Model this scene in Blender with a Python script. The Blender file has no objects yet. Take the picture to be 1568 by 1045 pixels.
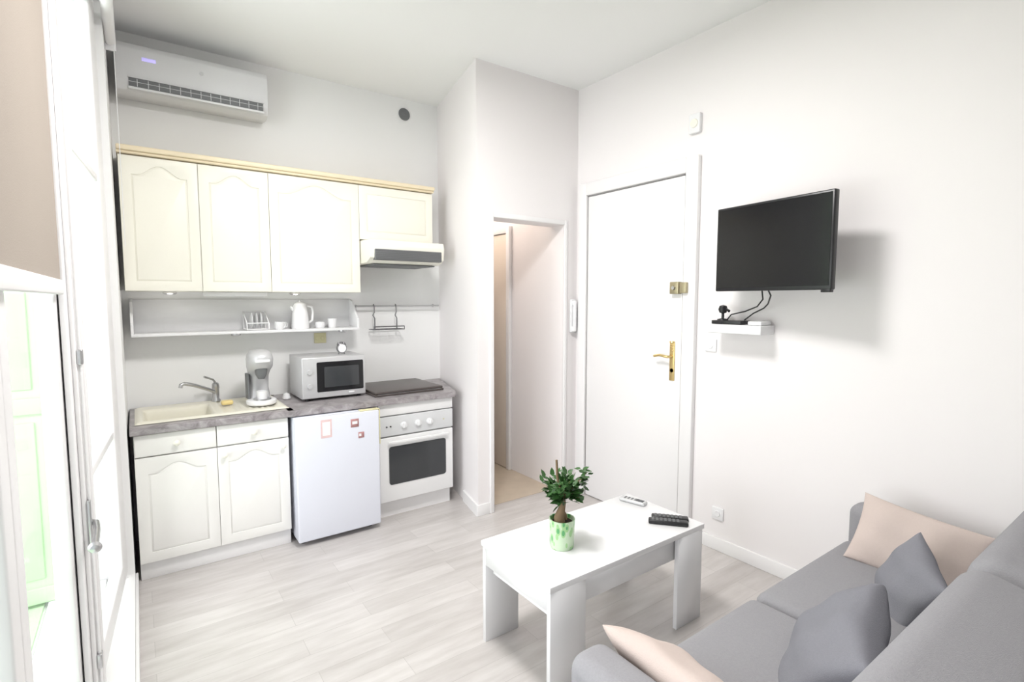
import bpy, bmesh, math, random
from mathutils import Vector, Matrix
random.seed(4)
S=bpy.context.scene
COL=S.collection

# ---------------------------------------------------------------- materials
def mat(name,col,rough=0.5,metal=0.0,bump=0.0,bscale=200,var=0.0,vscale=4,spec=0.5,coat=0.0,emit=None,es=0):
    m=bpy.data.materials.new(name); m.use_nodes=True
    nt=m.node_tree; b=nt.nodes['Principled BSDF']
    b.inputs['Roughness'].default_value=rough; b.inputs['Metallic'].default_value=metal
    b.inputs['Specular IOR Level'].default_value=spec
    b.inputs['Coat Weight'].default_value=coat
    tc=nt.nodes.new('ShaderNodeTexCoord')
    n=nt.nodes.new('ShaderNodeTexNoise'); n.inputs['Scale'].default_value=vscale; n.inputs['Detail'].default_value=3
    nt.links.new(tc.outputs['Object'],n.inputs['Vector'])
    mx=nt.nodes.new('ShaderNodeMix'); mx.data_type='RGBA'
    k=1-var
    mx.inputs[6].default_value=(col[0]*k,col[1]*k,col[2]*k,1); mx.inputs[7].default_value=(col[0],col[1],col[2],1)
    nt.links.new(n.outputs['Fac'],mx.inputs[0]); nt.links.new(mx.outputs[2],b.inputs['Base Color'])
    if bump>0:
        n2=nt.nodes.new('ShaderNodeTexNoise'); n2.inputs['Scale'].default_value=bscale; n2.inputs['Detail'].default_value=2
        nt.links.new(tc.outputs['Object'],n2.inputs['Vector'])
        bp=nt.nodes.new('ShaderNodeBump'); bp.inputs['Strength'].default_value=bump; bp.inputs['Distance'].default_value=0.002
        nt.links.new(n2.outputs['Fac'],bp.inputs['Height']); nt.links.new(bp.outputs[0],b.inputs['Normal'])
    if emit:
        b.inputs['Emission Color'].default_value=(*emit,1); b.inputs['Emission Strength'].default_value=es
    return m

M={}
M['wall']=mat('wall_paint',(0.89,0.89,0.885),0.75,bump=0.05,bscale=60,var=0.01,vscale=1.2)
M['wallp']=mat('wall_paint_rosy',(0.88,0.85,0.85),0.75,bump=0.05,bscale=60,var=0.012,vscale=1.0)
M['ceil']=mat('ceiling_paint',(0.91,0.91,0.905),0.85,bump=0.05,bscale=50)
M['trim']=mat('trim_paint',(0.87,0.86,0.86),0.4,bump=0.03)
M['cream']=mat('cream_lacquered_wood',(0.90,0.88,0.785),0.42,bump=0.10,bscale=90,var=0.03,vscale=6)
M['creamlow']=mat('pale_lacquered_wood',(0.88,0.87,0.84),0.42,bump=0.10,bscale=90,var=0.03,vscale=6)
M['cornice']=mat('cornice_wood',(0.88,0.76,0.55),0.45,bump=0.1,var=0.08,vscale=12)
M['white']=mat('white_plastic',(0.84,0.84,0.85),0.35)
M['lam']=mat('white_laminate',(0.84,0.84,0.85),0.3,var=0.01)
M['fridge']=mat('fridge_enamel',(0.77,0.79,0.87),0.3,var=0.02)
M['enamel']=mat('oven_enamel',(0.85,0.85,0.85),0.25)
M['panelgrey']=mat('oven_panel_grey',(0.68,0.69,0.70),0.35)
M['black']=mat('black_plastic',(0.012,0.012,0.014),0.35)
M['screen']=mat('tv_glass',(0.006,0.006,0.008),0.16,spec=0.45)
M['dglass']=mat('oven_glass',(0.045,0.048,0.052),0.12)
M['hob']=mat('hob_glass',(0.09,0.075,0.07),0.35,var=0.1)
M['vent']=mat('vent_grey',(0.16,0.165,0.17),0.5)
M['steel']=mat('brushed_steel',(0.55,0.55,0.56),0.28,metal=1.0)
M['silver']=mat('silver_paint',(0.60,0.60,0.61),0.35,metal=0.25)
M['dsteel']=mat('dark_steel',(0.22,0.22,0.23),0.35,metal=0.8)
M['brass']=mat('polished_brass',(0.72,0.55,0.26),0.28,metal=0.9)
M['abrass']=mat('aged_brass',(0.50,0.44,0.29),0.35,metal=0.8,var=0.2,vscale=30)
M['sink']=mat('sink_resin',(0.80,0.77,0.66),0.35,var=0.05,vscale=60)
M['ac']=mat('ac_plastic',(0.72,0.72,0.73),0.3)
M['sofa']=mat('sofa_fabric',(0.345,0.34,0.36),0.95,bump=0.6,bscale=450,var=0.16,vscale=160,spec=0.15)
M['sofad']=mat('dark_cushion_fabric',(0.255,0.255,0.285),0.95,bump=0.6,bscale=450,var=0.14,vscale=160,spec=0.15)
M['pink']=mat('blush_cushion_fabric',(0.62,0.525,0.485),0.95,bump=0.5,bscale=400,var=0.06,vscale=120,spec=0.15)
M['shade']=mat('taupe_roller_fabric',(0.38,0.33,0.285),0.9,bump=0.3,bscale=300,var=0.05)
M['leaf']=mat('leaf_green',(0.05,0.15,0.035),0.45,var=0.5,vscale=25)
M['trunk']=mat('trunk_bark',(0.28,0.19,0.11),0.8,bump=0.5,bscale=60,var=0.3,vscale=20)
M['soil']=mat('soil',(0.06,0.04,0.03),0.95,bump=1,bscale=80)
M['shutter']=mat('mint_shutter_paint',(0.56,0.76,0.50),0.6,var=0.12,vscale=3)
M['mat']=mat('green_balcony_mat',(0.56,0.76,0.50),0.95,bump=1.0,bscale=120,var=0.15,vscale=40)
M['yel']=mat('aged_plastic',(0.72,0.68,0.42),0.5)
M['rose']=mat('postcard_pink',(0.84,0.62,0.62),0.6,var=0.2,vscale=40)
M['red']=mat('magnet_red',(0.62,0.32,0.32),0.5,var=0.6,vscale=70)
M['lemon']=mat('lemon_yellow',(0.85,0.68,0.30),0.5)
M['beige']=mat('corridor_door_paint',(0.82,0.73,0.63),0.5,var=0.03)
M['tan']=mat('corridor_wood_floor',(0.64,0.54,0.43),0.45,var=0.2,vscale=9)
M['gap']=mat('joint_shadow_gap',(0.25,0.24,0.23),0.8)
M['led']=mat('display_led',(0.5,0.45,0.8),0.4,emit=(0.5,0.45,1.0),es=0.6)
M['fillglass']=mat('fill_diffuser',(0.9,0.9,0.88),0.5,emit=(1,0.97,0.93),es=1.5)  # glow for the added fill fixture, out of view

def glassmat():
    m=bpy.data.materials.new('window_glass'); m.use_nodes=True; nt=m.node_tree
    nt.nodes.remove(nt.nodes['Principled BSDF']); o=nt.nodes['Material Output']
    t=nt.nodes.new('ShaderNodeBsdfTransparent'); g=nt.nodes.new('ShaderNodeBsdfGlossy'); g.inputs['Roughness'].default_value=0.02
    x=nt.nodes.new('ShaderNodeMixShader'); x.inputs[0].default_value=0.07
    nt.links.new(t.outputs[0],x.inputs[1]); nt.links.new(g.outputs[0],x.inputs[2]); nt.links.new(x.outputs[0],o.inputs[0])
    return m
M['glass']=glassmat()

def floormat():
    m=bpy.data.materials.new('whitewashed_plank_floor'); m.use_nodes=True; nt=m.node_tree; L=nt.links.new
    b=nt.nodes['Principled BSDF']; tc=nt.nodes.new('ShaderNodeTexCoord')
    br=nt.nodes.new('ShaderNodeTexBrick'); br.offset=0.37
    br.inputs['Color1'].default_value=(0.64,0.61,0.595,1); br.inputs['Color2'].default_value=(0.56,0.53,0.515,1)
    br.inputs['Mortar'].default_value=(0.49,0.465,0.45,1)
    br.inputs['Scale'].default_value=1; br.inputs['Mortar Size'].default_value=0.0012
    br.inputs['Brick Width'].default_value=0.9; br.inputs['Row Height'].default_value=0.13; br.inputs['Bias'].default_value=-0.1
    L(tc.outputs['Object'],br.inputs['Vector'])
    mp=nt.nodes.new('ShaderNodeMapping'); mp.inputs['Scale'].default_value=(2.0,12,1); L(tc.outputs['Object'],mp.inputs[0])
    n=nt.nodes.new('ShaderNodeTexNoise'); n.inputs['Scale'].default_value=1.3; n.inputs['Detail'].default_value=7; n.inputs['Roughness'].default_value=0.6
    L(mp.outputs[0],n.inputs['Vector'])
    r=nt.nodes.new('ShaderNodeValToRGB'); r.color_ramp.elements[0].position=0.32; r.color_ramp.elements[0].color=(0.77,0.755,0.745,1)
    r.color_ramp.elements[1].position=0.66; r.color_ramp.elements[1].color=(1,1,1,1); L(n.outputs['Fac'],r.inputs[0])
    mx=nt.nodes.new('ShaderNodeMix'); mx.data_type='RGBA'; mx.blend_type='MULTIPLY'; mx.inputs[0].default_value=0.85
    L(br.outputs['Color'],mx.inputs[6]); L(r.outputs[0],mx.inputs[7]); L(mx.outputs[2],b.inputs['Base Color'])
    b.inputs['Roughness'].default_value=0.32
    bp=nt.nodes.new('ShaderNodeBump'); bp.inputs['Strength'].default_value=0.12; bp.inputs['Distance'].default_value=0.002
    L(n.outputs['Fac'],bp.inputs['Height']); L(bp.outputs[0],b.inputs['Normal'])
    return m
M['floor']=floormat()
def countermat():
    m=bpy.data.materials.new('grey_stone_laminate'); m.use_nodes=True; nt=m.node_tree; L=nt.links.new
    b=nt.nodes['Principled BSDF']; tc=nt.nodes.new('ShaderNodeTexCoord')
    n=nt.nodes.new('ShaderNodeTexNoise'); n.inputs['Scale'].default_value=9; n.inputs['Detail'].default_value=8; n.inputs['Roughness'].default_value=0.7; n.inputs['Distortion'].default_value=1.2
    L(tc.outputs['Object'],n.inputs['Vector'])
    r=nt.nodes.new('ShaderNodeValToRGB'); e=r.color_ramp.elements
    e[0].position=0.3; e[0].color=(0.15,0.13,0.135,1); e[1].position=0.7; e[1].color=(0.48,0.45,0.46,1)
    L(n.outputs['Fac'],r.inputs[0]); L(r.outputs[0],b.inputs['Base Color']); b.inputs['Roughness'].default_value=0.35
    return m
M['counter']=countermat()
def potmat():
    m=bpy.data.materials.new('leaf_print_pot'); m.use_nodes=True; nt=m.node_tree; L=nt.links.new
    b=nt.nodes['Principled BSDF']; tc=nt.nodes.new('ShaderNodeTexCoord')
    w=nt.nodes.new('ShaderNodeTexVoronoi'); w.inputs['Scale'].default_value=42
    mp=nt.nodes.new('ShaderNodeMapping'); mp.inputs['Scale'].default_value=(1,1,0.5); L(tc.outputs['Object'],mp.inputs[0]); L(mp.outputs[0],w.inputs['Vector'])
    r=nt.nodes.new('ShaderNodeValToRGB'); r.color_ramp.interpolation='CONSTANT'; e=r.color_ramp.elements
    e[0].color=(0.12,0.42,0.16,1); e[1].position=0.46; e[1].color=(0.62,0.78,0.56,1)
    x=e.new(0.28); x.color=(0.38,0.66,0.30,1)
    L(w.outputs['Distance'],r.inputs[0]); L(r.outputs[0],b.inputs['Base Color']); b.inputs['Roughness'].default_value=0.3
    return m
M['pot']=potmat()

# ---------------------------------------------------------------- mesh helpers
P=[]
def add(bm,m,X=None,smooth=True,ang=35):
    if X is not None: bm.transform(X)
    bmesh.ops.recalc_face_normals(bm,faces=bm.faces)
    for f in bm.faces: f.smooth=smooth
    for e in bm.edges:
        if len(e.link_faces)==2 and e.calc_face_angle(0)>math.radians(ang): e.smooth=False
    me=bpy.data.meshes.new('part'); bm.to_mesh(me); bm.free()
    me.materials.append(M[m]); P.append(me); return me
def done(name):
    """merge all pending parts in one mesh object, origin at its base centre"""
    global P
    out=bmesh.new(); mats=[]
    for me in P:
        mm=me.materials[0]
        if mm not in mats: mats.append(mm)
        i=mats.index(mm); n0=len(out.faces)
        out.from_mesh(me); out.faces.ensure_lookup_table()
        for k in range(n0,len(out.faces)): out.faces[k].material_index=i
        bpy.data.meshes.remove(me)
    xs=[v.co for v in out.verts]
    lo=Vector((min(v.x for v in xs),min(v.y for v in xs),min(v.z for v in xs))); hi=Vector((max(v.x for v in xs),max(v.y for v in xs),max(v.z for v in xs)))
    o=Vector(((lo.x+hi.x)/2,(lo.y+hi.y)/2,lo.z))
    if name.startswith(('floor','wall_l','wall_r','ceiling')): o=Vector((0,0,0))
    bmesh.ops.translate(out,verts=out.verts,vec=-o)
    me=bpy.data.meshes.new(name); out.to_mesh(me); out.free()
    for mm in mats: me.materials.append(mm)
    ob=bpy.data.objects.new(name,me); ob.location=o; COL.objects.link(ob); P=[]; return ob
def box(a,b,m,bev=0,seg=2,X=None):
    bm=bmesh.new(); bmesh.ops.create_cube(bm,size=1)
    a=Vector(a); b=Vector(b); c=(a+b)/2; d=b-a
    for v in bm.verts: v.co=Vector((v.co.x*d.x,v.co.y*d.y,v.co.z*d.z))+c
    if bev>0: bmesh.ops.bevel(bm,geom=list(bm.edges),offset=bev,segments=seg,profile=0.5,affect='EDGES')
    return add(bm,m,X,ang=50 if seg<3 else 60)
def prism(poly,z0,z1,m):
    bm=bmesh.new(); A=[bm.verts.new((x,y,z0)) for x,y in poly]; B=[bm.verts.new((x,y,z1)) for x,y in poly]; n=len(poly)
    for i in range(n): bm.faces.new((A[i],A[(i+1)%n],B[(i+1)%n],B[i]))
    bm.faces.new(A); bm.faces.new(B); return add(bm,m)
def lathe(prof,c,m,seg=32,axis='Z',X=None):
    bm=bmesh.new(); rings=[]
    for r,z in prof:
        rings.append([bm.verts.new((max(r,1e-5)*math.cos(2*math.pi*i/seg),max(r,1e-5)*math.sin(2*math.pi*i/seg),z)) for i in range(seg)])
    for k in range(len(rings)-1):
        for i in range(seg):
            bm.faces.new((rings[k][i],rings[k][(i+1)%seg],rings[k+1][(i+1)%seg],rings[k+1][i]))
    bm.faces.new(rings[0]); bm.faces.new(rings[-1])
    R=Matrix.Identity(4)
    if axis=='X': R=Matrix.Rotation(math.pi/2,4,'Y')
    if axis=='Y': R=Matrix.Rotation(math.pi/2,4,'X')   # +z -> -y
    T=Matrix.Translation(c)@R
    if X is not None: T=X@T
    return add(bm,m,T,ang=40)
def cyl(c,r,h,m,axis='Z',seg=24,X=None,bev=0.0):
    if bev: return lathe([(0,0),(r-bev,0),(r,bev),(r,h-bev),(r-bev,h),(0,h)],c,m,seg,axis,X)
    return lathe([(0,0),(r,0),(r,h),(0,h)],c,m,seg,axis,X)
def tube(pts,r,m,seg=10,radii=None):
    pts=[Vector(p) for p in pts]; bm=bmesh.new(); rings=[]; up=None
    for i,p in enumerate(pts):
        t=(pts[min(i+1,len(pts)-1)]-pts[max(i-1,0)]).normalized()
        if up is None: up=t.orthogonal().normalized()
        up=(up-t*up.dot(t)).normalized(); s=t.cross(up)
        rr=radii[i] if radii else r
        rings.append([bm.verts.new(p+(up*math.cos(2*math.pi*k/seg)+s*math.sin(2*math.pi*k/seg))*rr) for k in range(seg)])
    for k in range(len(rings)-1):
        for i in range(seg): bm.faces.new((rings[k][i],rings[k][(i+1)%seg],rings[k+1][(i+1)%seg],rings[k+1][i]))
    bm.faces.new(rings[0]); bm.faces.new(rings[-1]); return add(bm,m,ang=60)
def arc(c,r,a0,a1,n,plane='XZ'):
    o=[]
    for i in range(n+1):
        a=math.radians(a0+(a1-a0)*i/n)
        if plane=='XZ': o.append((c[0]+r*math.cos(a),c[1],c[2]+r*math.sin(a)))
        else: o.append((c[0],c[1]+r*math.cos(a),c[2]+r*math.sin(a)))
    return o
def curve_fill(loops,depth,bev,m,X):
    cu=bpy.data.curves.new('c','CURVE'); cu.dimensions='2D'; cu.fill_mode='BOTH'; cu.extrude=depth/2; cu.bevel_depth=bev; cu.bevel_resolution=1
    for lp in loops:
        s=cu.splines.new('POLY'); s.points.add(len(lp)-1)
        for i,(x,y) in enumerate(lp): s.points[i].co=(x,y,0,1)
        s.use_cyclic_u=True
    ob=bpy.data.objects.new('c',cu); COL.objects.link(ob); dg=bpy.context.evaluated_depsgraph_get(); dg.update()
    me=bpy.data.meshes.new_from_object(ob.evaluated_get(dg)); bm=bmesh.new(); bm.from_mesh(me)
    bpy.data.objects.remove(ob); bpy.data.meshes.remove(me)
    bmesh.ops.remove_doubles(bm,verts=bm.verts,dist=1e-6)
    return add(bm,m,X,ang=30)
def XZ(x,y,z): # curve local XY -> world XZ, front faces -Y
    return Matrix.Translation((x,y,z))@Matrix.Rotation(math.pi/2,4,'X')
def cathedral(x0,z0,x1,z1,amp,n=24):
    pts=[(x0,z0),(x1,z0)]; w=x1-x0; zs=z1-amp
    for i in range(n+1):
        s=1-i/n; t=min(max((s-0.12)/0.76,0),1)
        pts.append((x0+w*s, zs+amp*(0.5-0.5*math.cos(2*math.pi*t))**0.8))
    return pts
def cabdoor(x0,x1,z0,z1,yf,m,arch=0.05,fr=0.055):
    g=0.002; x0+=g;x1-=g;z0+=g;z1-=g
    box((x0,yf+0.008,z0),(x1,yf+0.020,z1),m,0.001,1)
    outer=[(x0+.001,z0+.001),(x1-.001,z0+.001),(x1-.001,z1-.001),(x0+.001,z1-.001)]
    inn=cathedral(x0+fr,z0+fr,x1-fr,z1-fr*0.8,arch) if arch else [(x0+fr,z0+fr),(x1-fr,z0+fr),(x1-fr,z1-fr),(x0+fr,z1-fr)]
    curve_fill([outer,inn],0.002,0.0018,m,XZ(0,yf+0.0065,0))
    q=fr+0.012
    inn=cathedral(x0+q,z0+q,x1-q,z1-q*0.85,arch) if arch else [(x0+q,z0+q),(x1-q,z0+q),(x1-q,z1-q),(x0+q,z1-q)]
    curve_fill([inn],0.001,0.0022,m,XZ(0,yf+0.0075,0))
def knob(x,y,z,m='creamlow',r=0.015):
    lathe([(0,0),(r*.45,0),(r*.4,r*.7),(r*.95,r*1.1),(r,r*1.5),(r*.6,r*1.9),(0,r*2)],(x,y,z),m,20,'Y')
def frame_axes(c,u,v):
    u=Vector(u).normalized(); v=Vector(v); v=(v-u*v.dot(u)).normalized(); n=u.cross(v)
    return Matrix(((u.x,v.x,n.x,c[0]),(u.y,v.y,n.y,c[1]),(u.z,v.z,n.z,c[2]),(0,0,0,1)))
def pillow(name,c,u,v,w,h,t,m,pw=0.42):
    bm=bmesh.new(); N=30; X=frame_axes(c,u,v)
    for sg in (1,-1):
        g=[]
        for i in range(N+1):
            row=[]
            for j in range(N+1):
                a=math.sin(math.pi/2*(-1+2*i/N)); b=math.sin(math.pi/2*(-1+2*j/N))
                px=a*(1-0.07*(1-b*b)**1.0*abs(a)**3); py=b*(1-0.07*(1-a*a)*abs(b)**3)
                e=max((1-a*a)*(1-b*b),0)**pw
                wr=0.010*math.sin(5*a+3*b)*math.cos(4*b-2*a)*e
                row.append(bm.verts.new((px*w/2,py*h/2,sg*(e*t/2)+wr)))
            g.append(row)
        for i in range(N):
            for j in range(N): bm.faces.new((g[i][j],g[i+1][j],g[i+1][j+1],g[i][j+1]))
    bmesh.ops.remove_doubles(bm,verts=bm.verts,dist=1e-4)
    add(bm,m,X,ang=120); return done(name)

# ================================================================ ROOM SHELL
H=3.26; YB=4.16; XL=-0.07; XR=2.95; YF=3.18; XN=1.985; XNB=2.20
def side(y): return XN+(XNB-XN)*(y-YF)/(YB-YF)
box((-0.42,-1.3,-0.1),(3.1,4.75,0),'floor'); done('floor')
box((2.121,YF+0.10,0.0),(2.799,4.6,0.004),'tan'); done('floor_corridor')
box((-0.42,-1.3,H),(3.1,4.75,H+0.12),'ceil'); done('ceiling')
box((-0.42,YB,0),(XNB,YB+0.14,H),'wall'); done('wall_back')
WY0,WY1,WZ0,WZ1=0.25,3.46,0.09,3.10
box((-0.42,-1.3,0),(XL,WY0,H),'wall'); box((-0.42,WY1,0),(XL,YB,H),'wall')
box((-0.42,WY0,WZ1),(XL,WY1,H),'wall'); box((-0.42,WY0,0),(XL,WY1,WZ0),'wall'); done('wall_left')
box((XR,-1.3,0),(XR+0.15,4.75,H),'wallp'); done('wall_right')
box((XL,-1.3,0),(XR,-1.2,H),'wall'); done('wall_rear')
# niche partition (slightly skewed inside the kitchen niche) + passage opening
prism([(XN,YF),(2.12,YF),(2.34,YB),(2.34,4.6),(XNB,4.6),(XNB,YB)],0,H,'wallp'); done('wall_partition')
box((2.12,YF,2.19),(2.80,YF+0.16,H),'wallp'); done('wall_lintel')
box((2.80,YF,0),(XR,4.6,H),'wallp'); done('wall_passage')
box((XN,4.6,0),(XR,4.75,H),'wall'); done('wall_corridor')
# casing of passage
box((2.085,YF-0.018,0),(2.12,YF,2.225),'trim',0.004); box((2.12,YF-0.018,2.19),(2.80,YF,2.225),'trim',0.004)
box((2.80,YF-0.018,0),(2.83,YF,2.225),'trim',0.004); done('trim_1')
# baseboards
bh=0.085
box((XN-0.014,YF-0.012,0),(2.085,YF,bh),'trim',0.003); done('baseboard_partition')
prism([(side(YF)-0.014,YF),(side(YF),YF),(side(3.5),3.50),(side(3.5)-0.014,3.50)],0,bh,'trim'); done('baseboard_niche')
box((XR-0.014,-1.2,0),(XR,2.03,bh),'trim',0.003); done('baseboard_right')
box((XL,-1.2,0),(XL+0.014,3.50,0.075),'trim',0.003); done('baseboard_left')

# corridor door (beige, in the right side of the passage)
box((2.764,3.88,0.0045),(2.799,3.93,2.26),'trim',0.004); box((2.764,3.93,2.2),(2.799,4.58,2.26),'trim',0.004)
box((2.775,3.935,0.01),(2.798,4.58,2.195),'beige',0.002)
done('corridor_door')

# entrance door on right wall
y0,y1,zt=2.14,3.03,2.40
box((XR-0.006,y0-0.008,0),(XR,y1+0.008,zt+0.008),'gap')
box((XR-0.022,y0,0.006),(XR-0.006,y1,zt),'trim',0.003)
box((XR-0.038,y0-0.105,0),(XR,y0-0.012,zt+0.11),'trim',0.006); box((XR-0.038,y1+0.012,0),(XR,y1+0.10,zt+0.11),'trim',0.006)
box((XR-0.038,y0-0.012,zt+0.012),(XR,y1+0.012,zt+0.11),'trim',0.006)
box((XR-0.030,2.185,1.05),(XR-0.022,2.225,1.31),'brass',0.003)
lathe([(0,0),(0.02,0),(0.016,0.008),(0,0.008)],(XR-0.030,2.205,1.31),'brass',20)
tube([(XR-0.03,2.205,1.215),(XR-0.075,2.205,1.215),(XR-0.078,2.22,1.217),(XR-0.076,2.27,1.222),(XR-0.073,2.32,1.212)],0.009,'brass')
lathe([(0,0),(0.014,0),(0.012,0.01),(0,0.01)],(XR-0.030,2.205,1.12),'brass',16,'X')
for k in range(3): box((XR-0.035,2.19,1.255+0.016*k),(XR-0.029,2.22,1.262+0.016*k),'brass',0.001,1)
box((XR-0.060,2.145,1.635),(XR-0.022,2.215,1.715),'abrass',0.004); box((XR-0.062,2.085,1.64),(XR-0.038,2.138,1.71),'abrass',0.004)
lathe([(0,0),(0.014,0),(0.012,-0.014),(0,-0.014)],(XR-0.060,2.18,1.675),'steel',16,'X')
done('door_1')

# ---------------------------------------------------------------- windows (left)
def casement(w,h,s0,s1,th,rails,X,bot=0.11):
    box((0,0,0),(s0,th,h),'trim',0.006,2,X); box((w-s1,0,0),(w,th,h),'trim',0.006,2,X)
    box((s0,0,0),(w-s1,th,bot),'trim',0.006,2,X); box((s0,0,h-.07),(w-s1,th,h),'trim',0.006,2,X)
    for r in rails: box((s0,th*.15,r-0.018),(w-s1,th*.85,r+0.018),'trim',0.004,2,X)
    box((s0-.005,th*.45,bot-.01),(w-s1+.005,th*.55,h-.065),'glass',0,1,X)
def placeY(x0,y0_,x1,y1_,z):
    a=math.atan2(y1_-y0_,x1-x0); return Matrix.Translation((x0,y0_,z))@Matrix.Rotation(a,4,'Z')
hh=WZ1-WZ0-0.08
fx0,fx1=-0.30,-0.19
box((fx0,WY0,WZ0),(fx1,WY0+0.05,WZ1),'trim',0.006); box((fx0,WY1-0.04,WZ0),(-0.10,WY1,WZ1),'trim',0.006)
box((fx0,WY0+0.05,WZ1-0.04),(fx1,WY1-0.04,WZ1),'trim',0.006); box((fx0,WY0+0.05,WZ0),(fx1,WY1-0.04,WZ0+0.03),'trim',0.006)
done('window_1')
casement(1.32-0.31,hh,0.075,0.075,0.045,[],placeY(-0.205,0.31,-0.205,1.32,WZ0+0.04))
done('window_4')
casement(2.30-1.325,hh,0.075,0.13,0.045,[],placeY(-0.205,1.325,-0.205,2.30,WZ0+0.04))
box((-0.270,2.302,WZ0+0.04),(-0.150,2.350,WZ1-0.05),'trim',0.010,3)
box((-0.200,2.215,WZ0+0.04),(-0.182,2.30,WZ1-0.05),'trim',0.006,3)
box((-0.182,2.262,WZ0+0.04),(-0.168,2.30,WZ1-0.05),'trim',0.005,3)
tube([(-0.165,2.28,0.83),(-0.145,2.26,0.83),(-0.14,2.20,0.825),(-0.14,2.08,0.812)],0.010,'steel')
lathe([(0,0),(0.013,0.003),(0.019,0.015),(0.013,0.028),(0,0.032)],(-0.14,2.09,0.812),'steel',16,'Y')
box((-0.168,2.258,0.75),(-0.156,2.297,0.91),'steel',0.003)
box((-0.168,2.262,1.38),(-0.152,2.295,1.43),'steel',0.003); box((-0.168,2.262,0.30),(-0.152,2.295,0.35),'steel',0.003)
tube([(-0.160,2.28,0.14),(-0.160,2.28,3.0)],0.005,'trim')
done('window_2')
casement(0.97,hh,0.085,0.17,0.05,[hh*0.27,hh*0.70],placeY(-0.170,2.435,-0.100,3.405,WZ0+0.04))
done('window_3')
# roller shade
box((-0.195,0.40,1.66),(-0.190,2.20,3.0),'shade'); box((-0.2,0.40,1.615),(-0.184,2.20,1.662),'trim',0.005)
tube([(-0.172,0.40,3.0),(-0.172,2.21,3.0)],0.022,'trim',16)
done('roller_shade')
tube([(-0.045,2.75,3.02),(-0.045,3.72,3.02)],0.026,'trim',20)
box((-0.07,3.72,2.97),(-0.02,3.735,3.06),'white',0.003); box((-0.07,2.735,2.97),(-0.02,2.75,3.06),'white',0.003)
tube([(-0.03,3.70,3.0),(-0.03,3.705,1.9)],0.002,'white',6)
done('roller_blind')
# mint panelled shutter leaves, folded open in front of the reveal
def shutter(X,W):
    for (a,b) in ((0,0.07),(W-0.07,W)): box((a,-0.02,0),(b,0.02,2.98),'shutter',0.004,2,X)
    for z in (0,0.95,1.95,2.90): box((0.07,-0.02,z),(W-0.07,0.02,z+0.08),'shutter',0.004,2,X)
    box((0.06,-0.008,0.05),(W-0.06,0.008,2.93),'shutter',0,1,X)
    for z0_,z1_ in ((0.08,0.95),(1.03,1.95),(2.03,2.90)):
        box((0.11,-0.015,z0_+0.04),(W-0.11,0.015,z1_-0.04),'shutter',0.006,2,X)
shutter(Matrix.Translation((-0.315,3.395,0.092))@Matrix.Rotation(math.radians(180),4,'Z'),0.62); done('window_shutter')
shutter(Matrix.Translation((-0.945,3.395,0.092))@Matrix.Rotation(math.radians(177),4,'Z'),0.62); done('window_shutter')
box((-2.3,0.2,-0.06),(-0.43,5.2,0.06),'wall'); box((-2.2,0.25,0.06),(-0.44,5.1,0.075),'mat'); done('balcony_floor')

# ================================================================ KITCHEN
yf=3.51
box((-0.045,yf+0.025,0.10),(0.762,4.14,0.70),'creamlow')
box((-0.045,yf+0.025,0.70),(0.762,yf+0.045,0.848),'creamlow')
cabdoor(-0.045,0.357,0.105,0.715,yf,'creamlow',0.05); cabdoor(0.357,0.762,0.105,0.715,yf,'creamlow',0.05)
for a,b in ((-0.045,0.357),(0.357,0.762)):
    box((a+.002,yf,0.72),(b-.002,yf+0.02,0.845),'creamlow',0.006,3); knob((a+b)/2,yf,0.782,'cream',0.017)
knob(0.395,yf,0.665,'cream')
knob(0.725,yf,0.665,'cream')
box((-0.045,yf+0.035,0.0),(0.762,yf+0.055,0.10),'trim',0.002)
done('sink_cabinet')
cz0,cz1=0.85,0.89
box((-0.06,3.485,cz0),(0.80,3.60,cz1),'counter',0.004); box((-0.06,4.10,cz0),(0.80,YB-0.002,cz1),'counter',0.002)
box((-0.06,3.60,cz0),(-0.01,4.10,cz1),'counter',0.002)
prism([(0.76,3.485),(1.975,3.485),(1.985,3.495),(side(YB)-0.006,YB-0.002),(0.76,YB-0.002)],cz0,cz1,'counter')
done('countertop')
bm=bmesh.new(); nx,ny=90,56; x0,x1,ya,yb=-0.035,0.785,3.575,4.115; G=[]
def sm(t): t=min(max(t,0),1); return t*t*(3-2*t)
def well(x,y,a,b,c,d,s):
    return sm((x-a)/s)*sm((b-x)/s)*sm((y-c)/s)*sm((d-y)/s)
for i in range(nx+1):
    row=[]
    for j in range(ny+1):
        x=x0+(x1-x0)*i/nx; y=ya+(yb-ya)*j/ny
        z=0.903-0.011*(1-well(x,y,x0-.001,x1+.001,ya-.001,yb+.001,0.02))
        z-=0.13*well(x,y,0.0,0.37,3.61,3.99,0.045)
        z-=0.012*well(x,y,0.41,0.75,3.61,4.06,0.03)
        z+=0.006*well(x,y,0.45,0.71,3.64,4.03,0.02)*(0.5+0.5*math.cos((x-0.45)/0.26*2*math.pi*8))
        row.append(bm.verts.new((x,y,z)))
    G.append(row)
for i in range(nx):
    for j in range(ny): bm.faces.new((G[i][j],G[i+1][j],G[i+1][j+1],G[i][j+1]))
add(bm,'sink',ang=80)
lathe([(0,0),(0.04,0),(0.038,0.004),(0.02,0.002),(0,0.002)],(0.18,3.80,0.773),'steel',24)
done('kitchen_sink')
lathe([(0,0),(0.027,0),(0.027,0.01),(0.021,0.018),(0.021,0.085),(0.024,0.09),(0.022,0.12),(0.012,0.13),(0,0.132)],(0.42,4.055,0.903),'steel',24)
tube([(0.42,4.05,0.965),(0.37,4.02,0.995),(0.29,3.98,1.035),(0.235,3.95,1.055),(0.215,3.94,1.05),(0.21,3.937,1.03)],0.012,'steel',14)
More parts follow.
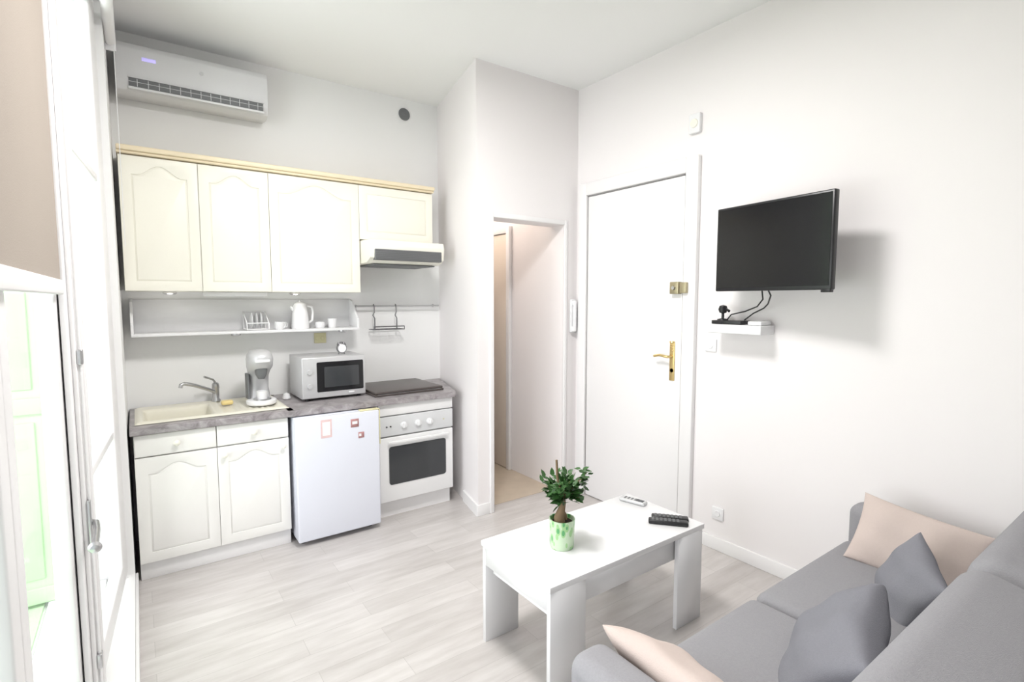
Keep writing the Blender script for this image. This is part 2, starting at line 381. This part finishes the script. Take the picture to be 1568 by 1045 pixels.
tube([(0.42,4.055,1.03),(0.405,4.04,1.055),(0.35,3.99,1.085)],0.007,'steel',10)
done('faucet')
# fridge
box((0.785,3.46,0.03),(1.325,4.05,0.842),'fridge',0.006)
box((0.780,3.41,0.035),(1.330,3.455,0.842),'fridge',0.010,4)
box((0.79,3.455,0.05),(1.32,3.461,0.83),'vent')
for x in (0.83,1.28): cyl((x,3.5,0.0),0.018,0.03,'black')
for x in (0.83,1.28): cyl((x,4.0,0.0),0.018,0.03,'black')
box((1.331,3.415,0.60),(1.338,3.45,0.84),'yel',0.002); box((1.20,3.415,0.842),(1.335,3.46,0.849),'yel',0.002)
done('refrigerator')
box((0.935,3.4085,0.70),(1.005,3.410,0.82),'rose'); box((0.945,3.4078,0.715),(0.995,3.4086,0.805),'lam'); done('postcard')
box((1.13,3.407,0.745),(1.185,3.410,0.80),'red',0.001,1); box((1.14,3.4062,0.765),(1.175,3.4071,0.785),'lam'); done('fridge_magnet')
box((1.18,3.407,0.665),(1.22,3.410,0.705),'red',0.001,1); box((1.185,3.4062,0.678),(1.20,3.4071,0.695),'lam'); done('fridge_magnet')
# oven
ox0,ox1=1.362,1.962
box((ox0,yf+0.03,0.12),(ox1,4.08,0.845),'enamel'); box((ox0,yf+0.06,0.0),(ox1,yf+0.08,0.12),'trim')
box((ox0+.002,yf,0.765),(ox1-.002,yf+0.03,0.845),'enamel',0.003)
box((ox0+.002,yf-0.004,0.615),(ox1-.002,yf+0.03,0.757),'panelgrey',0.005,3)
for x in (1.55,1.665,1.76):
    lathe([(0,0),(0.024,0),(0.022,0.018),(0.019,0.022),(0,0.022)],(x,yf-0.004,0.685),'white',24,'Y'); box((x-.003,yf-0.034,0.668),(x+.003,yf-0.024,0.702),'white',0.001,1)
for x in (1.42,1.45): cyl((x,yf-0.004,0.685),0.006,0.004,'black','Y',12)
cyl((1.88,yf-0.004,0.685),0.005,0.004,'yel','Y',12)
box((ox0+.002,yf-0.004,0.13),(ox1-.002,yf+0.028,0.605),'enamel',0.006,3)
rr=lambda a,b,c,d,r:[(a+r+r*math.cos(t),b+r+r*math.sin(t)) for t in [math.pi+ i*math.pi/12 for i in range(7)]]+[(c-r+r*math.cos(t),b+r+r*math.sin(t)) for t in [1.5*math.pi+i*math.pi/12 for i in range(7)]]+[(c-r+r*math.cos(t),d-r+r*math.sin(t)) for t in [i*math.pi/12 for i in range(7)]]+[(a+r+r*math.cos(t),d-r+r*math.sin(t)) for t in [.5*math.pi+i*math.pi/12 for i in range(7)]]
curve_fill([rr(1.435,0.255,1.895,0.535,0.02)],0.003,0.0008,'dglass',XZ(0,yf-0.0055,0))
box((1.42,yf-0.036,0.563),(1.91,yf-0.022,0.583),'enamel',0.005,3)
for x in (1.45,1.88): box((x-.012,yf-0.024,0.565),(x+.012,yf-0.002,0.581),'enamel',0.002)
done('oven')
box((1.375,3.60,0.8905),(1.935,4.10,0.905),'hob',0.003); box((1.38,3.605,0.907),(1.93,4.095,0.925),'hob',0.006,3)
box((1.40,3.60,0.905),(1.91,3.62,0.907),'steel')
done('cooktop')
# upper cabinets
uy=3.83
for a,b,z0_ in ((-0.045,0.352,1.65),(0.352,0.757,1.65),(0.757,1.372,1.65),(1.372,1.975,2.045)):
    box((a,uy+0.022,z0_),(b,YB-0.002,2.445),'cream',0.001,1)
    cabdoor(a,b,z0_,2.44,uy,'cream',0.06 if b-a<.5 else (0.075 if z0_<2 else 0.0))
box((-0.05,uy-0.012,2.447),(1.982,YB-0.002,2.462),'cornice',0.003); box((-0.05,uy-0.028,2.462),(1.984,YB-0.002,2.492),'cornice',0.008,3)
for x in (0.18,0.93): lathe([(0,0),(0.035,0),(0.038,-0.012),(0.028,-0.02),(0,-0.02)],(x,3.94,1.65),'steel',24)
box((0.36,3.90,1.618),(0.74,3.95,1.649),'white',0.006)
done('upper_cabinet')
# hood
bm=bmesh.new()
prof=[(4.12,1.86),(3.72,1.865),(3.645,1.90),(3.635,1.99),(3.65,2.03),(4.12,2.043)]
A=[bm.verts.new((1.378,y,z)) for y,z in prof]; B=[bm.verts.new((1.972,y,z)) for y,z in prof]
for i in range(6): bm.faces.new((A[i],A[(i+1)%6],B[(i+1)%6],B[i]))
bm.faces.new(A); bm.faces.new(B)
bmesh.ops.bevel(bm,geom=list(bm.edges),offset=0.004,segments=2,profile=.5,affect='EDGES')
add(bm,'cream',ang=40)
box((1.41,3.628,1.885),(1.945,3.70,1.962),'vent',0.004)
for k in range(6): box((1.415,3.6245,1.89+k*0.0125),(1.94,3.63,1.894+k*0.0125),'dsteel')
box((1.43,3.72,1.853),(1.93,4.08,1.862),'vent',0.002)
done('range_hood')
# wall shelf
sz=1.365
box((-0.03,3.96,sz),(1.40,YB-0.002,sz+0.018),'lam',0.002); box((-0.03,4.145,sz+0.018),(1.40,YB-0.002,1.60),'lam',0.001,1)
for x in (-0.03,1.385):
    curve_fill([[(0,0),(0.19,0),(0.19,0.22),(0.12,0.20),(0.06,0.12),(0.0,0.07)]],0.013,0.001,'lam',Matrix.Translation((x+.007,3.965,sz+0.018))@Matrix(((0,0,1,0),(1,0,0,0),(0,1,0,0),(0,0,0,1))))
for x in (0.55,1.28): lathe([(0,0),(0.03,0),(0.03,-0.01),(0.02,-0.016),(0,-0.016)],(x,4.0,sz),'steel',24)
done('wall_shelf')
kx,ky,kz=0.985,4.045,sz+0.0185
lathe([(0,0),(0.06,0),(0.062,0.01),(0.055,0.10),(0.047,0.17),(0.040,0.185),(0.02,0.195),(0,0.197)],(kx,ky,kz),'white',32)
tube([(kx+0.045,ky,kz+0.165),(kx+0.085,ky,kz+0.16),(kx+0.092,ky,kz+0.12),(kx+0.085,ky,kz+0.06),(kx+0.058,ky,kz+0.04)],0.009,'white')
lathe([(0,0),(0.012,0),(0.009,0.014),(0,0.015)],(kx,ky,kz+0.195),'silver',16)
tube([(kx-0.045,ky,kz+0.14),(kx-0.065,ky,kz+0.165)],0.012,'white',10,[0.016,0.008]); done('kettle')
def cup(x,y,z,r=0.035,h=0.06,m='white',name='coffee_mug'):
    lathe([(0,0),(r*.7,0),(r,h*.3),(r,h),(r-.004,h),(r-.004,h*.3),(r*.6,0.006),(0,0.006)],(x,y,z),m,28)
    tube(arc((x+r-.003,y,z+h*.55),h*.3,-90,90,8),0.004,m,8); done(name)
cup(0.83,4.01,kz,0.030,0.055); cup(0.865,4.09,kz,0.028,0.05)
lathe([(0,0),(0.028,0),(0.034,0.07),(0.031,0.07),(0.026,0.005),(0,0.005)],(1.22,4.05,kz),'lam',24); done('drinking_glass')
lathe([(0,0),(0.03,0),(0.036,0.02),(0.034,0.045),(0,0.05)],(1.13,4.06,kz),'lam',24); done('sugar_bowl')
for x in (0.62,0.76):
    tube([(x,3.99,kz+0.005),(x,3.99,kz+0.05),(x,4.13,kz+0.13),(x,4.13,kz+0.005)],0.004,'white',8)
for k in range(5): tube([(0.62,3.995+k*0.033,kz+0.006),(0.76,3.995+k*0.033,kz+0.006)],0.003,'white',8)
tube([(0.62,3.99,kz+0.05),(0.76,3.99,kz+0.05)],0.004,'white',8); tube([(0.62,4.13,kz+0.13),(0.76,4.13,kz+0.13)],0.004,'white',8)
for k in range(3): lathe([(0,0),(0.04,0.002),(0.055,0.008),(0.055,0.011),(0.038,0.006),(0,0.005)],(0.65+k*0.03,4.06,kz+0.068),'white',28,'X')
done('dish_rack')
# rail with hanging rack
rz=1.545
tube([(1.42,4.10,rz),(2.16,4.10,rz)],0.007,'steel',12)
for x in (1.44,2.13): tube([(x,YB-0.002,rz),(x,4.10,rz)],0.006,'steel',10); lathe([(0,0),(0.012,0),(0.012,0.01),(0,0.01)],(x,YB-0.002,rz),'steel',16,'Y')
for x in (1.57,1.76):
    tube([(x,4.11,rz+0.004),(x,4.10,rz+0.012),(x,4.088,rz+0.0),(x,4.088,rz-0.05),(x-0.012,4.085,rz-0.075),(x,4.08,rz-0.10),(x,4.08,rz-0.185)],0.005,'dsteel',8)
for y in (4.02,4.05,4.08,4.13): tube([(1.54,y,rz-0.19),(1.80,y,rz-0.19)],0.0035,'dsteel',8)
for x in (1.54,1.62,1.70,1.80): tube([(x,4.02,rz-0.19),(x,4.13,rz-0.19)],0.0035,'dsteel',8)
tube([(1.54,4.02,rz-0.165),(1.80,4.02,rz-0.165)],0.005,'dsteel',8)
for x in (1.54,1.80): tube([(x,4.02,rz-0.165),(x,4.02,rz-0.19)],0.0035,'dsteel',8)
done('utensil_rail')
def outlet(name,x,y,z,face,m='white',two=False):
    w=0.08 if not two else 0.09
    if face=='Y':
        box((x-w/2,y-0.01,z-0.04),(x+w/2,y,z+0.04),m,0.003)
        for dx in ((-.02,.02) if two else (0,)): lathe([(0,0),(0.017,0),(0.015,0.004),(0,0.001)],(x+dx,y-0.01,z),m,20,'Y')
    else:
        box((x-0.01,y-w/2,z-0.04),(x,y+w/2,z+0.04),m,0.003); lathe([(0,0),(0.02,0),(0.018,-0.004),(0,-0.001)],(x-0.01,y,z),m,20,'X')
    done(name)
outlet('wall_outlet',1.155,YB,1.30,'Y','yel',True)
outlet('wall_outlet',XR,1.845,0.24,'X')
outlet('light_switch',XR,1.93,1.31,'X')
# microwave
mx0,mx1,my0,my1,mz0,mz1=0.905,1.352,3.72,4.07,0.905,1.195
box((mx0,my0+.018,mz0),(mx1,my1,mz1),'silver',0.004); box((mx0,my0,mz0+.004),(mx1,my0+.018,mz1),'silver',0.006,3)
curve_fill([rr(mx0+0.10,mz0+0.045,mx1-0.018,mz1-0.035,0.008)],0.003,0.0006,'screen',XZ(0,my0-0.001,0))
box((mx0+0.30+.02,my0-0.004,mz0+0.02),(mx0+0.36,my0,mz0+0.032),'white',0.002)
curve_fill([rr(mx0+0.15,mz0+0.075,mx1-0.05,mz1-0.07,0.006)],0.002,0.0004,'dglass',XZ(0,my0-0.003,0))
for zz in (0.09,0.19): lathe([(0,0),(0.018,0),(0.016,0.014),(0,0.014)],(mx0+0.05,my0,mz0+zz),'silver',20,'Y')
for x in (mx0+.04,mx1-.04):
    for y in (my0+.04,my1-.04): cyl((x,y,0.8905),0.014,0.0145,'black')
done('microwave')
lathe([(0,0),(0.034,0),(0.036,0.006),(0.036,0.028),(0.03,0.032),(0,0.032)],(1.22,3.86,mz1+0.045),'dsteel',28,'Y')
lathe([(0,0),(0.030,0),(0,0.001)],(1.22,3.827,mz1+0.045),'lam',28,'Y')
tube(arc((1.22,3.845,mz1+0.055),0.034,20,160,12),0.004,'dsteel',8)
for dx in (-.022,.022): tube([(1.22+dx*.8,3.845,mz1+0.018),(1.22+dx,3.845,mz1+0.001)],0.004,'dsteel',8); lathe([(0,0),(0.013,0),(0.008,0.01),(0,0.012)],(1.22+dx*.8,3.845,mz1+0.078),'dsteel',16)
done('alarm_clock')
# coffee machine
cx,cy,c0=0.655,3.80,0.9035
lathe([(0,0),(0.085,0),(0.092,0.008),(0.092,0.026),(0.082,0.034),(0.03,0.036),(0,0.036)],(cx,cy-.03,c0),'white',36)
lathe([(0,0),(0.055,0),(0.055,0.006),(0,0.006)],(cx,cy-.06,c0+0.036),'steel',28)
def blob(sections,m):
    bm=bmesh.new(); rings=[]; n=28
    for (c,a,b) in sections:
        rings.append([bm.verts.new((c[0]+a*math.copysign(abs(math.cos(t))**.8,math.cos(t)),c[1]+b*math.copysign(abs(math.sin(t))**.8,math.sin(t)),c[2])) for t in [2*math.pi*i/n for i in range(n)]])
    for k in range(len(rings)-1):
        for i in range(n): bm.faces.new((rings[k][i],rings[k][(i+1)%n],rings[k+1][(i+1)%n],rings[k+1][i]))
    bm.faces.new(rings[0]); bm.faces.new(rings[-1]); add(bm,m,ang=60)
blob([((cx,cy+.055,c0+.03),.07,.045),((cx,cy+.06,c0+.10),.062,.04),((cx,cy+.055,c0+.18),.064,.045),((cx,cy+.03,c0+.22),.070,.07),((cx,cy+.0,c0+.25),.078,.10),((cx,cy-.012,c0+.30),.080,.108),((cx,cy-.01,c0+.335),.074,.10),((cx,cy,c0+.356),.054,.075),((cx,cy,c0+.364),.02,.03)],'silver')
blob([((cx,cy-.05,c0+.17),.018,.016),((cx,cy-.05,c0+.20),.034,.03),((cx,cy-.05,c0+.245),.04,.036)],'vent')
box((cx-.045,cy-.128,c0+.285),(cx+.045,cy-.112,c0+.305),'white',0.006,3)
lathe([(0,0),(0.03,0),(0.034,0.05),(0.031,0.05),(0.027,0.004),(0,0.004)],(cx,cy-.06,c0+.042),'white',24)
blob([((cx-.07,cy+.04,c0+.036),.012,.045),((cx-.07,cy+.04,c0+.20),.012,.045)],'vent')
done('coffee_maker')
box((0.43,3.86,0.902),(0.50,3.91,0.93),'lemon',0.01,3); done('kitchen_sponge')
lathe([(0,0),(0.02,0),(0.028,0.01),(0.02,0.04),(0,0.05)],(0.84,3.90,0.8905),'lam',20); done('salt_shaker')

# AC unit
bm=bmesh.new()
prof=[(4.158,2.85),(4.02,2.835),(3.965,2.85),(3.945,2.90),(3.945,3.09),(3.965,3.125),(4.158,3.135)]
A=[bm.verts.new((-0.035,y,z)) for y,z in prof]; B=[bm.verts.new((0.80,y,z)) for y,z in prof]; n=len(prof)
for i in range(n): bm.faces.new((A[i],A[(i+1)%n],B[(i+1)%n],B[i]))
bm.faces.new(A); bm.faces.new(B); bmesh.ops.bevel(bm,geom=list(bm.edges),offset=0.008,segments=3,profile=.5,affect='EDGES'); add(bm,'ac',ang=50)
box((0.03,3.938,2.865),(0.765,3.97,2.922),'vent',0.004)
box((0.025,3.930,2.852),(0.77,3.948,2.867),'ac',0.004,3); box((0.025,3.934,2.919),(0.77,3.947,2.927),'ac',0.002)
for k in range(13): box((0.07+k*0.055,3.9365,2.872),(0.073+k*0.055,3.95,2.915),'panelgrey')
box((0.03,3.9355,2.895),(0.765,3.938,2.897),'panelgrey')
box((0.10,3.9435,3.03),(0.17,3.946,3.05),'led',0.0005,1); lathe([(0,0),(0.012,0),(0.010,0.002),(0,0.002)],(0.41,3.945,3.03),'silver',20,'Y')
done('air_conditioner')
lathe([(0,0),(0.045,0),(0.05,0.006),(0.045,0.012),(0.03,0.01),(0,0.014)],(1.89,YB,3.135),'vent',28,'Y'); done('wall_vent')
box((2.865,YF-0.03,1.33),(2.925,YF,1.60),'white',0.008,3); box((2.872,YF-0.06,1.34),(2.902,YF-0.035,1.59),'white',0.01,3)
box((2.872,YF-0.045,1.55),(2.902,YF-0.028,1.588),'white',0.003); box((2.872,YF-0.045,1.342),(2.902,YF-0.028,1.38),'white',0.003); done('intercom_handset')
box((XR-0.03,2.04,2.65),(XR,2.12,2.77),'white',0.006,3); lathe([(0,0),(0.028,0),(0.026,-0.006),(0,-0.008)],(XR-0.03,2.08,2.71),'cream',24,'X'); done('door_chime')

# ================================================================ TV
a=Vector((2.72,1.765,0)); b=Vector((2.635,1.11,0)); w=(b-a).length
u=(b-a).normalized(); nrm=Vector((u.y,-u.x,0))
if nrm.x>0: nrm=-nrm
Xt=Matrix(((u.x,nrm.x,0,a.x),(u.y,nrm.y,0,a.y),(0,0,1,1.645),(0,0,0,1)))
h=0.465
box((0,-0.035,0),(w,0,h),'black',0.006,2,Xt); box((0.012,-0.001,0.02),(w-0.012,0.002,h-0.012),'screen',0,1,Xt)
box((0.12,-0.06,0.08),(w-0.12,-0.03,h-0.1),'black',0.01,2,Xt)
box((w-0.05,-0.03,-0.012),(w-0.005,0.0,0.004),'black',0.003,2,Xt)
box((w/2-0.1,-0.075,0.13),(w/2+0.1,-0.06,0.33),'dsteel',0.003,2,Xt)
c=a+u*(w/2)-nrm*0.075
tube([(c.x,c.y,1.86),(2.82,1.38,1.86),(2.935,1.44,1.86)],0.016,'dsteel')
box((XR-0.02,1.38,1.74),(XR,1.50,1.98),'dsteel',0.003)
tube([(2.74,1.50,1.66),(2.755,1.50,1.60),(2.81,1.56,1.56),(2.86,1.66,1.53),(2.85,1.74,1.51),(2.84,1.76,1.478)],0.004,'black',8)
tube([(2.74,1.47,1.66),(2.76,1.46,1.62),(2.81,1.50,1.575),(2.88,1.56,1.55),(2.90,1.63,1.52),(2.89,1.68,1.478)],0.004,'black',8)
done('television')
box((2.80,1.53,1.40),(XR,1.86,1.452),'white',0.004); done('media_shelf')
box((2.82,1.66,1.453),(2.92,1.85,1.475),'black',0.004); done('set_top_box')
box((2.82,1.54,1.453),(2.93,1.62,1.475),'white',0.006,3); done('power_adapter')
lathe([(0,0),(0.032,0),(0.03,0.006),(0.008,0.012),(0.008,0.04),(0.02,0.045),(0.027,0.065),(0.02,0.085),(0,0.092)],(2.86,1.80,1.4755),'black',24)
tube([(2.86,1.80,1.52),(2.85,1.77,1.54),(2.845,1.75,1.53)],0.008,'black'); done('webcam')

# ================================================================ COFFEE TABLE
tx0,tx1,ty0,ty1,tz=1.25,2.25,1.48,1.98,0.485
box((tx0,ty0,tz-0.025),(tx1,ty1,tz),'lam',0.0015,2)
lt=0.022; lw=0.19
for y in (ty0+.006,ty1-.006-lt):
    box((tx0+.006,y,0),(tx0+.006+lw,y+lt,tz-0.026),'lam',0.001,1); box((tx1-.006-lw,y,0),(tx1-.006,y+lt,tz-0.026),'lam',0.001,1)
for x in (tx0+.006,tx1-.006-lt): box((x,ty0+.029,tz-0.11),(x+lt,ty1-.029,tz-0.026),'lam',0.001,1)
box((tx0+.03,ty0+.035,tz-0.145),(tx1-.03,ty0+.053,tz-0.026),'lam',0.001,1); box((tx0+.03,ty1-.075,tz-0.145),(tx1-.03,ty1-.057,tz-0.026),'lam',0.001,1)
box((tx0+.03,ty0+.053,tz-0.145),(tx1-.03,ty1-.075,tz-0.13),'lam')
done('coffee_table')
# plant
px,py,pz=1.515,1.715,tz+0.0005
lathe([(0,0),(0.050,0),(0.053,0.004),(0.058,0.128),(0.0585,0.132),(0.054,0.132),(0.052,0.115),(0,0.115)],(px,py,pz),'pot',36)
lathe([(0,0),(0.0525,0),(0.04,0.006),(0,0.008)],(px,py,pz+0.113),'soil',24)
tube([(px-.012,py,pz+.11),(px-.018,py,pz+.14),(px-.004,py,pz+.17),(px+.006,py,pz+.20),(px+.002,py,pz+.24),(px+.012,py,pz+.29)],0.01,'trunk',12,[.026,.023,.017,.012,.009,.006])
tube([(px+.02,py+.01,pz+.11),(px+.014,py+.006,pz+.14),(px-.002,py,pz+.17)],0.01,'trunk',10,[.018,.015,.010])
ends=[]
for k in range(17):
    an=k*2.4; r=random.uniform(.03,.10); z=random.uniform(.22,.36)
    e=Vector((px+.020+r*math.cos(an),py+r*math.sin(an),pz+z)); s=Vector((px+.003,py,pz+random.uniform(.19,.25)))
    mid=(s+e)/2+Vector((0,0,.012)); tube([s,mid,e],.002,'trunk',6,[.004,.003,.0015]); ends.append((s,mid,e))
bm=bmesh.new()
def leaf(p,d):
    sd=d.cross(Vector((random.gauss(0,.4),random.gauss(0,.4),1))).normalized(); nn=sd.cross(d)
    l=random.uniform(.028,.046); ww=l*.28
    v=[p,p+d*l*.3+sd*ww,p+d*l*.65+sd*ww*.8-nn*.002,p+d*l-nn*.006,p+d*l*.65-sd*ww*.8-nn*.002,p+d*l*.3-sd*ww]
    mids=[p+d*l*.3-nn*.003,p+d*l*.65-nn*.004]
    V=[bm.verts.new(x) for x in v]; m1,m2=[bm.verts.new(x) for x in mids]
    bm.faces.new((V[0],V[1],m1)); bm.faces.new((V[1],V[2],m2,m1)); bm.faces.new((V[2],V[3],m2)); bm.faces.new((V[3],V[4],m2)); bm.faces.new((V[4],V[5],m1,m2)); bm.faces.new((V[5],V[0],m1))
for s,mid,e in ends:
    for q in range(24):
        t=random.uniform(.35,1.05); p=s.lerp(e,t)+Vector([random.gauss(0,.014) for _ in range(3)])
        d=Vector((random.gauss(0,1),random.gauss(0,1),random.gauss(.1,.7)))+(e-s).normalized()*.8; leaf(p,d.normalized())
add(bm,'leaf',ang=180)
tube([(px-.01,py,pz+.25),(px-.03,py,pz+.33),(px-.035,py,pz+.405)],.004,'trunk',8,[.006,.006,.005])
done('potted_ficus')
# remotes
X=Matrix.Translation((2.17,1.87,tz))@Matrix.Rotation(math.radians(-75),4,'Z')
box((-0.075,-0.024,0.0005),(0.075,0.024,0.020),'silver',0.008,3,X)
for i in range(4):
    for j in range(3): box((-.05+i*.02,-.013+j*.01,.019),(-.04+i*.02,-.007+j*.01,.0215),'vent',0,1,X)
box((.02,-.015,.019),(.062,.015,.021),'dglass',0,1,X)
done('remote_control')
X=Matrix.Translation((2.12,1.60,tz))@Matrix.Rotation(math.radians(-50),4,'Z')
box((-0.095,-0.05,0.0005),(0.095,-0.008,0.022),'black',0.007,3,X); box((-0.08,0.0,0.0005),(0.10,0.045,0.022),'black',0.007,3,X)
for i in range(7):
    for j in range(3):
        box((-.08+i*.02,-.044+j*.011,.021),(-.068+i*.02,-.037+j*.011,.0245),'vent',0,1,X)
        box((-.065+i*.02,.006+j*.012,.021),(-.053+i*.02,.013+j*.012,.0245),'vent',0,1,X)
done('tv_remote')

# ================================================================ SOFA
box((1.085,0.33,0.13),(2.795,1.02,0.30),'sofa',0.02,3)
for a_,b_ in ((1.09,1.936),(1.942,2.79)): box((a_,0.40,0.28),(b_,1.055,0.435),'sofa',0.045,5)
box((0.945,0.22,0.10),(1.092,1.055,0.60),'sofa',0.05,6); box((2.788,0.22,0.10),(2.925,1.055,0.60),'sofa',0.05,6)
X=Matrix.Translation((0,0.52,0.40))@Matrix.Rotation(math.radians(14),4,'X')
for a_,b_ in ((1.06,1.937),(1.941,2.80)): box((a_,-0.26,0.0),(b_,0.0,0.475),'sofa',0.07,7,X)
for x in (1.02,2.86):
    for y in (0.32,0.96): lathe([(0,0),(0.018,0),(0.026,0.10),(0,0.10)],(x,y,0.0),'black',16)
done('sofa')
pillow('throw_pillow',(2.655,0.735,0.540),(0.10,-1,-0.14),(.46,0,.88),0.46,0.31,0.12,'pink')
pillow('throw_pillow',(1.225,0.85,0.500),(0.0,1,0.02),(-.72,0,.66),0.42,0.34,0.14,'pink')
pillow('throw_pillow',(1.72,0.665,0.510),(1,0.30,0.10),(0.05,-.70,.75),0.46,0.34,0.17,'sofad',0.30)
pillow('throw_pillow',(2.32,0.655,0.520),(0.85,0.50,0.22),(0.0,-.50,.85),0.34,0.29,0.13,'sofad')

# ================================================================ LIGHTS
def area(name,loc,rot,sx,sy,e,col):
    l=bpy.data.lights.new(name,'AREA'); l.shape='RECTANGLE'; l.size=sx; l.size_y=sy; l.energy=e; l.color=col
    o=bpy.data.objects.new(name,l); o.location=loc; o.rotation_euler=rot; COL.objects.link(o); return o
area('daylight_window',(-2.2,1.9,1.9),(0,math.radians(-90),0),3.4,3.2,172,(0.96,0.98,1.0))
lathe([(0,0),(0.20,0),(0.21,-0.015),(0.18,-0.045),(0,-0.06)],(1.0,1.75,H),'fillglass',40); done('ceiling_fill_fixture')  # unseen fixture, added to dress the overhead fill
o=area('ceiling_fill_light',(1.0,1.75,H-0.08),(0,0,0),0.6,0.6,64,(1,0.98,0.965)); o.data.shape='DISK'  # added fill light, evens out kitchen and walls
def pt(name,loc,e,col,r):
    l=bpy.data.lights.new(name,'POINT'); l.energy=e; l.color=col; l.shadow_soft_size=r
    o=bpy.data.objects.new(name,l); o.location=loc; COL.objects.link(o)
pt('corridor_lamp',(2.5,4.1,2.7),9,(1,0.88,0.76),0.1)
pt('cabinet_puck_light_1',(0.18,3.92,1.59),0.22,(1,0.97,0.92),0.03)
pt('cabinet_puck_light_2',(0.93,3.92,1.59),0.22,(1,0.97,0.92),0.03)
s=bpy.data.lights.new('sun','SUN'); s.energy=1.6; s.angle=0.02; o=bpy.data.objects.new('sun',s)
o.rotation_euler=Vector((-0.03,0.75,-0.6)).to_track_quat('-Z','Y').to_euler(); o.location=(-1,-3,6); COL.objects.link(o)
W_=bpy.data.worlds.new('World'); S.world=W_; W_.use_nodes=True
bg=W_.node_tree.nodes['Background']; bg.inputs[0].default_value=(0.88,0.94,1.0,1); bg.inputs[1].default_value=1.1

# ================================================================ CAMERA
cam=bpy.data.cameras.new('camera'); co=bpy.data.objects.new('camera',cam); COL.objects.link(co)
cam.sensor_width=36; cam.sensor_fit='HORIZONTAL'; cam.lens=18.32; cam.clip_start=0.02
co.location=(0,0,1.6); co.rotation_euler=(math.radians(90-4.58),0,math.radians(-35.8))
S.camera=co
S.view_settings.view_transform='Standard'
S.view_settings.exposure=0.0
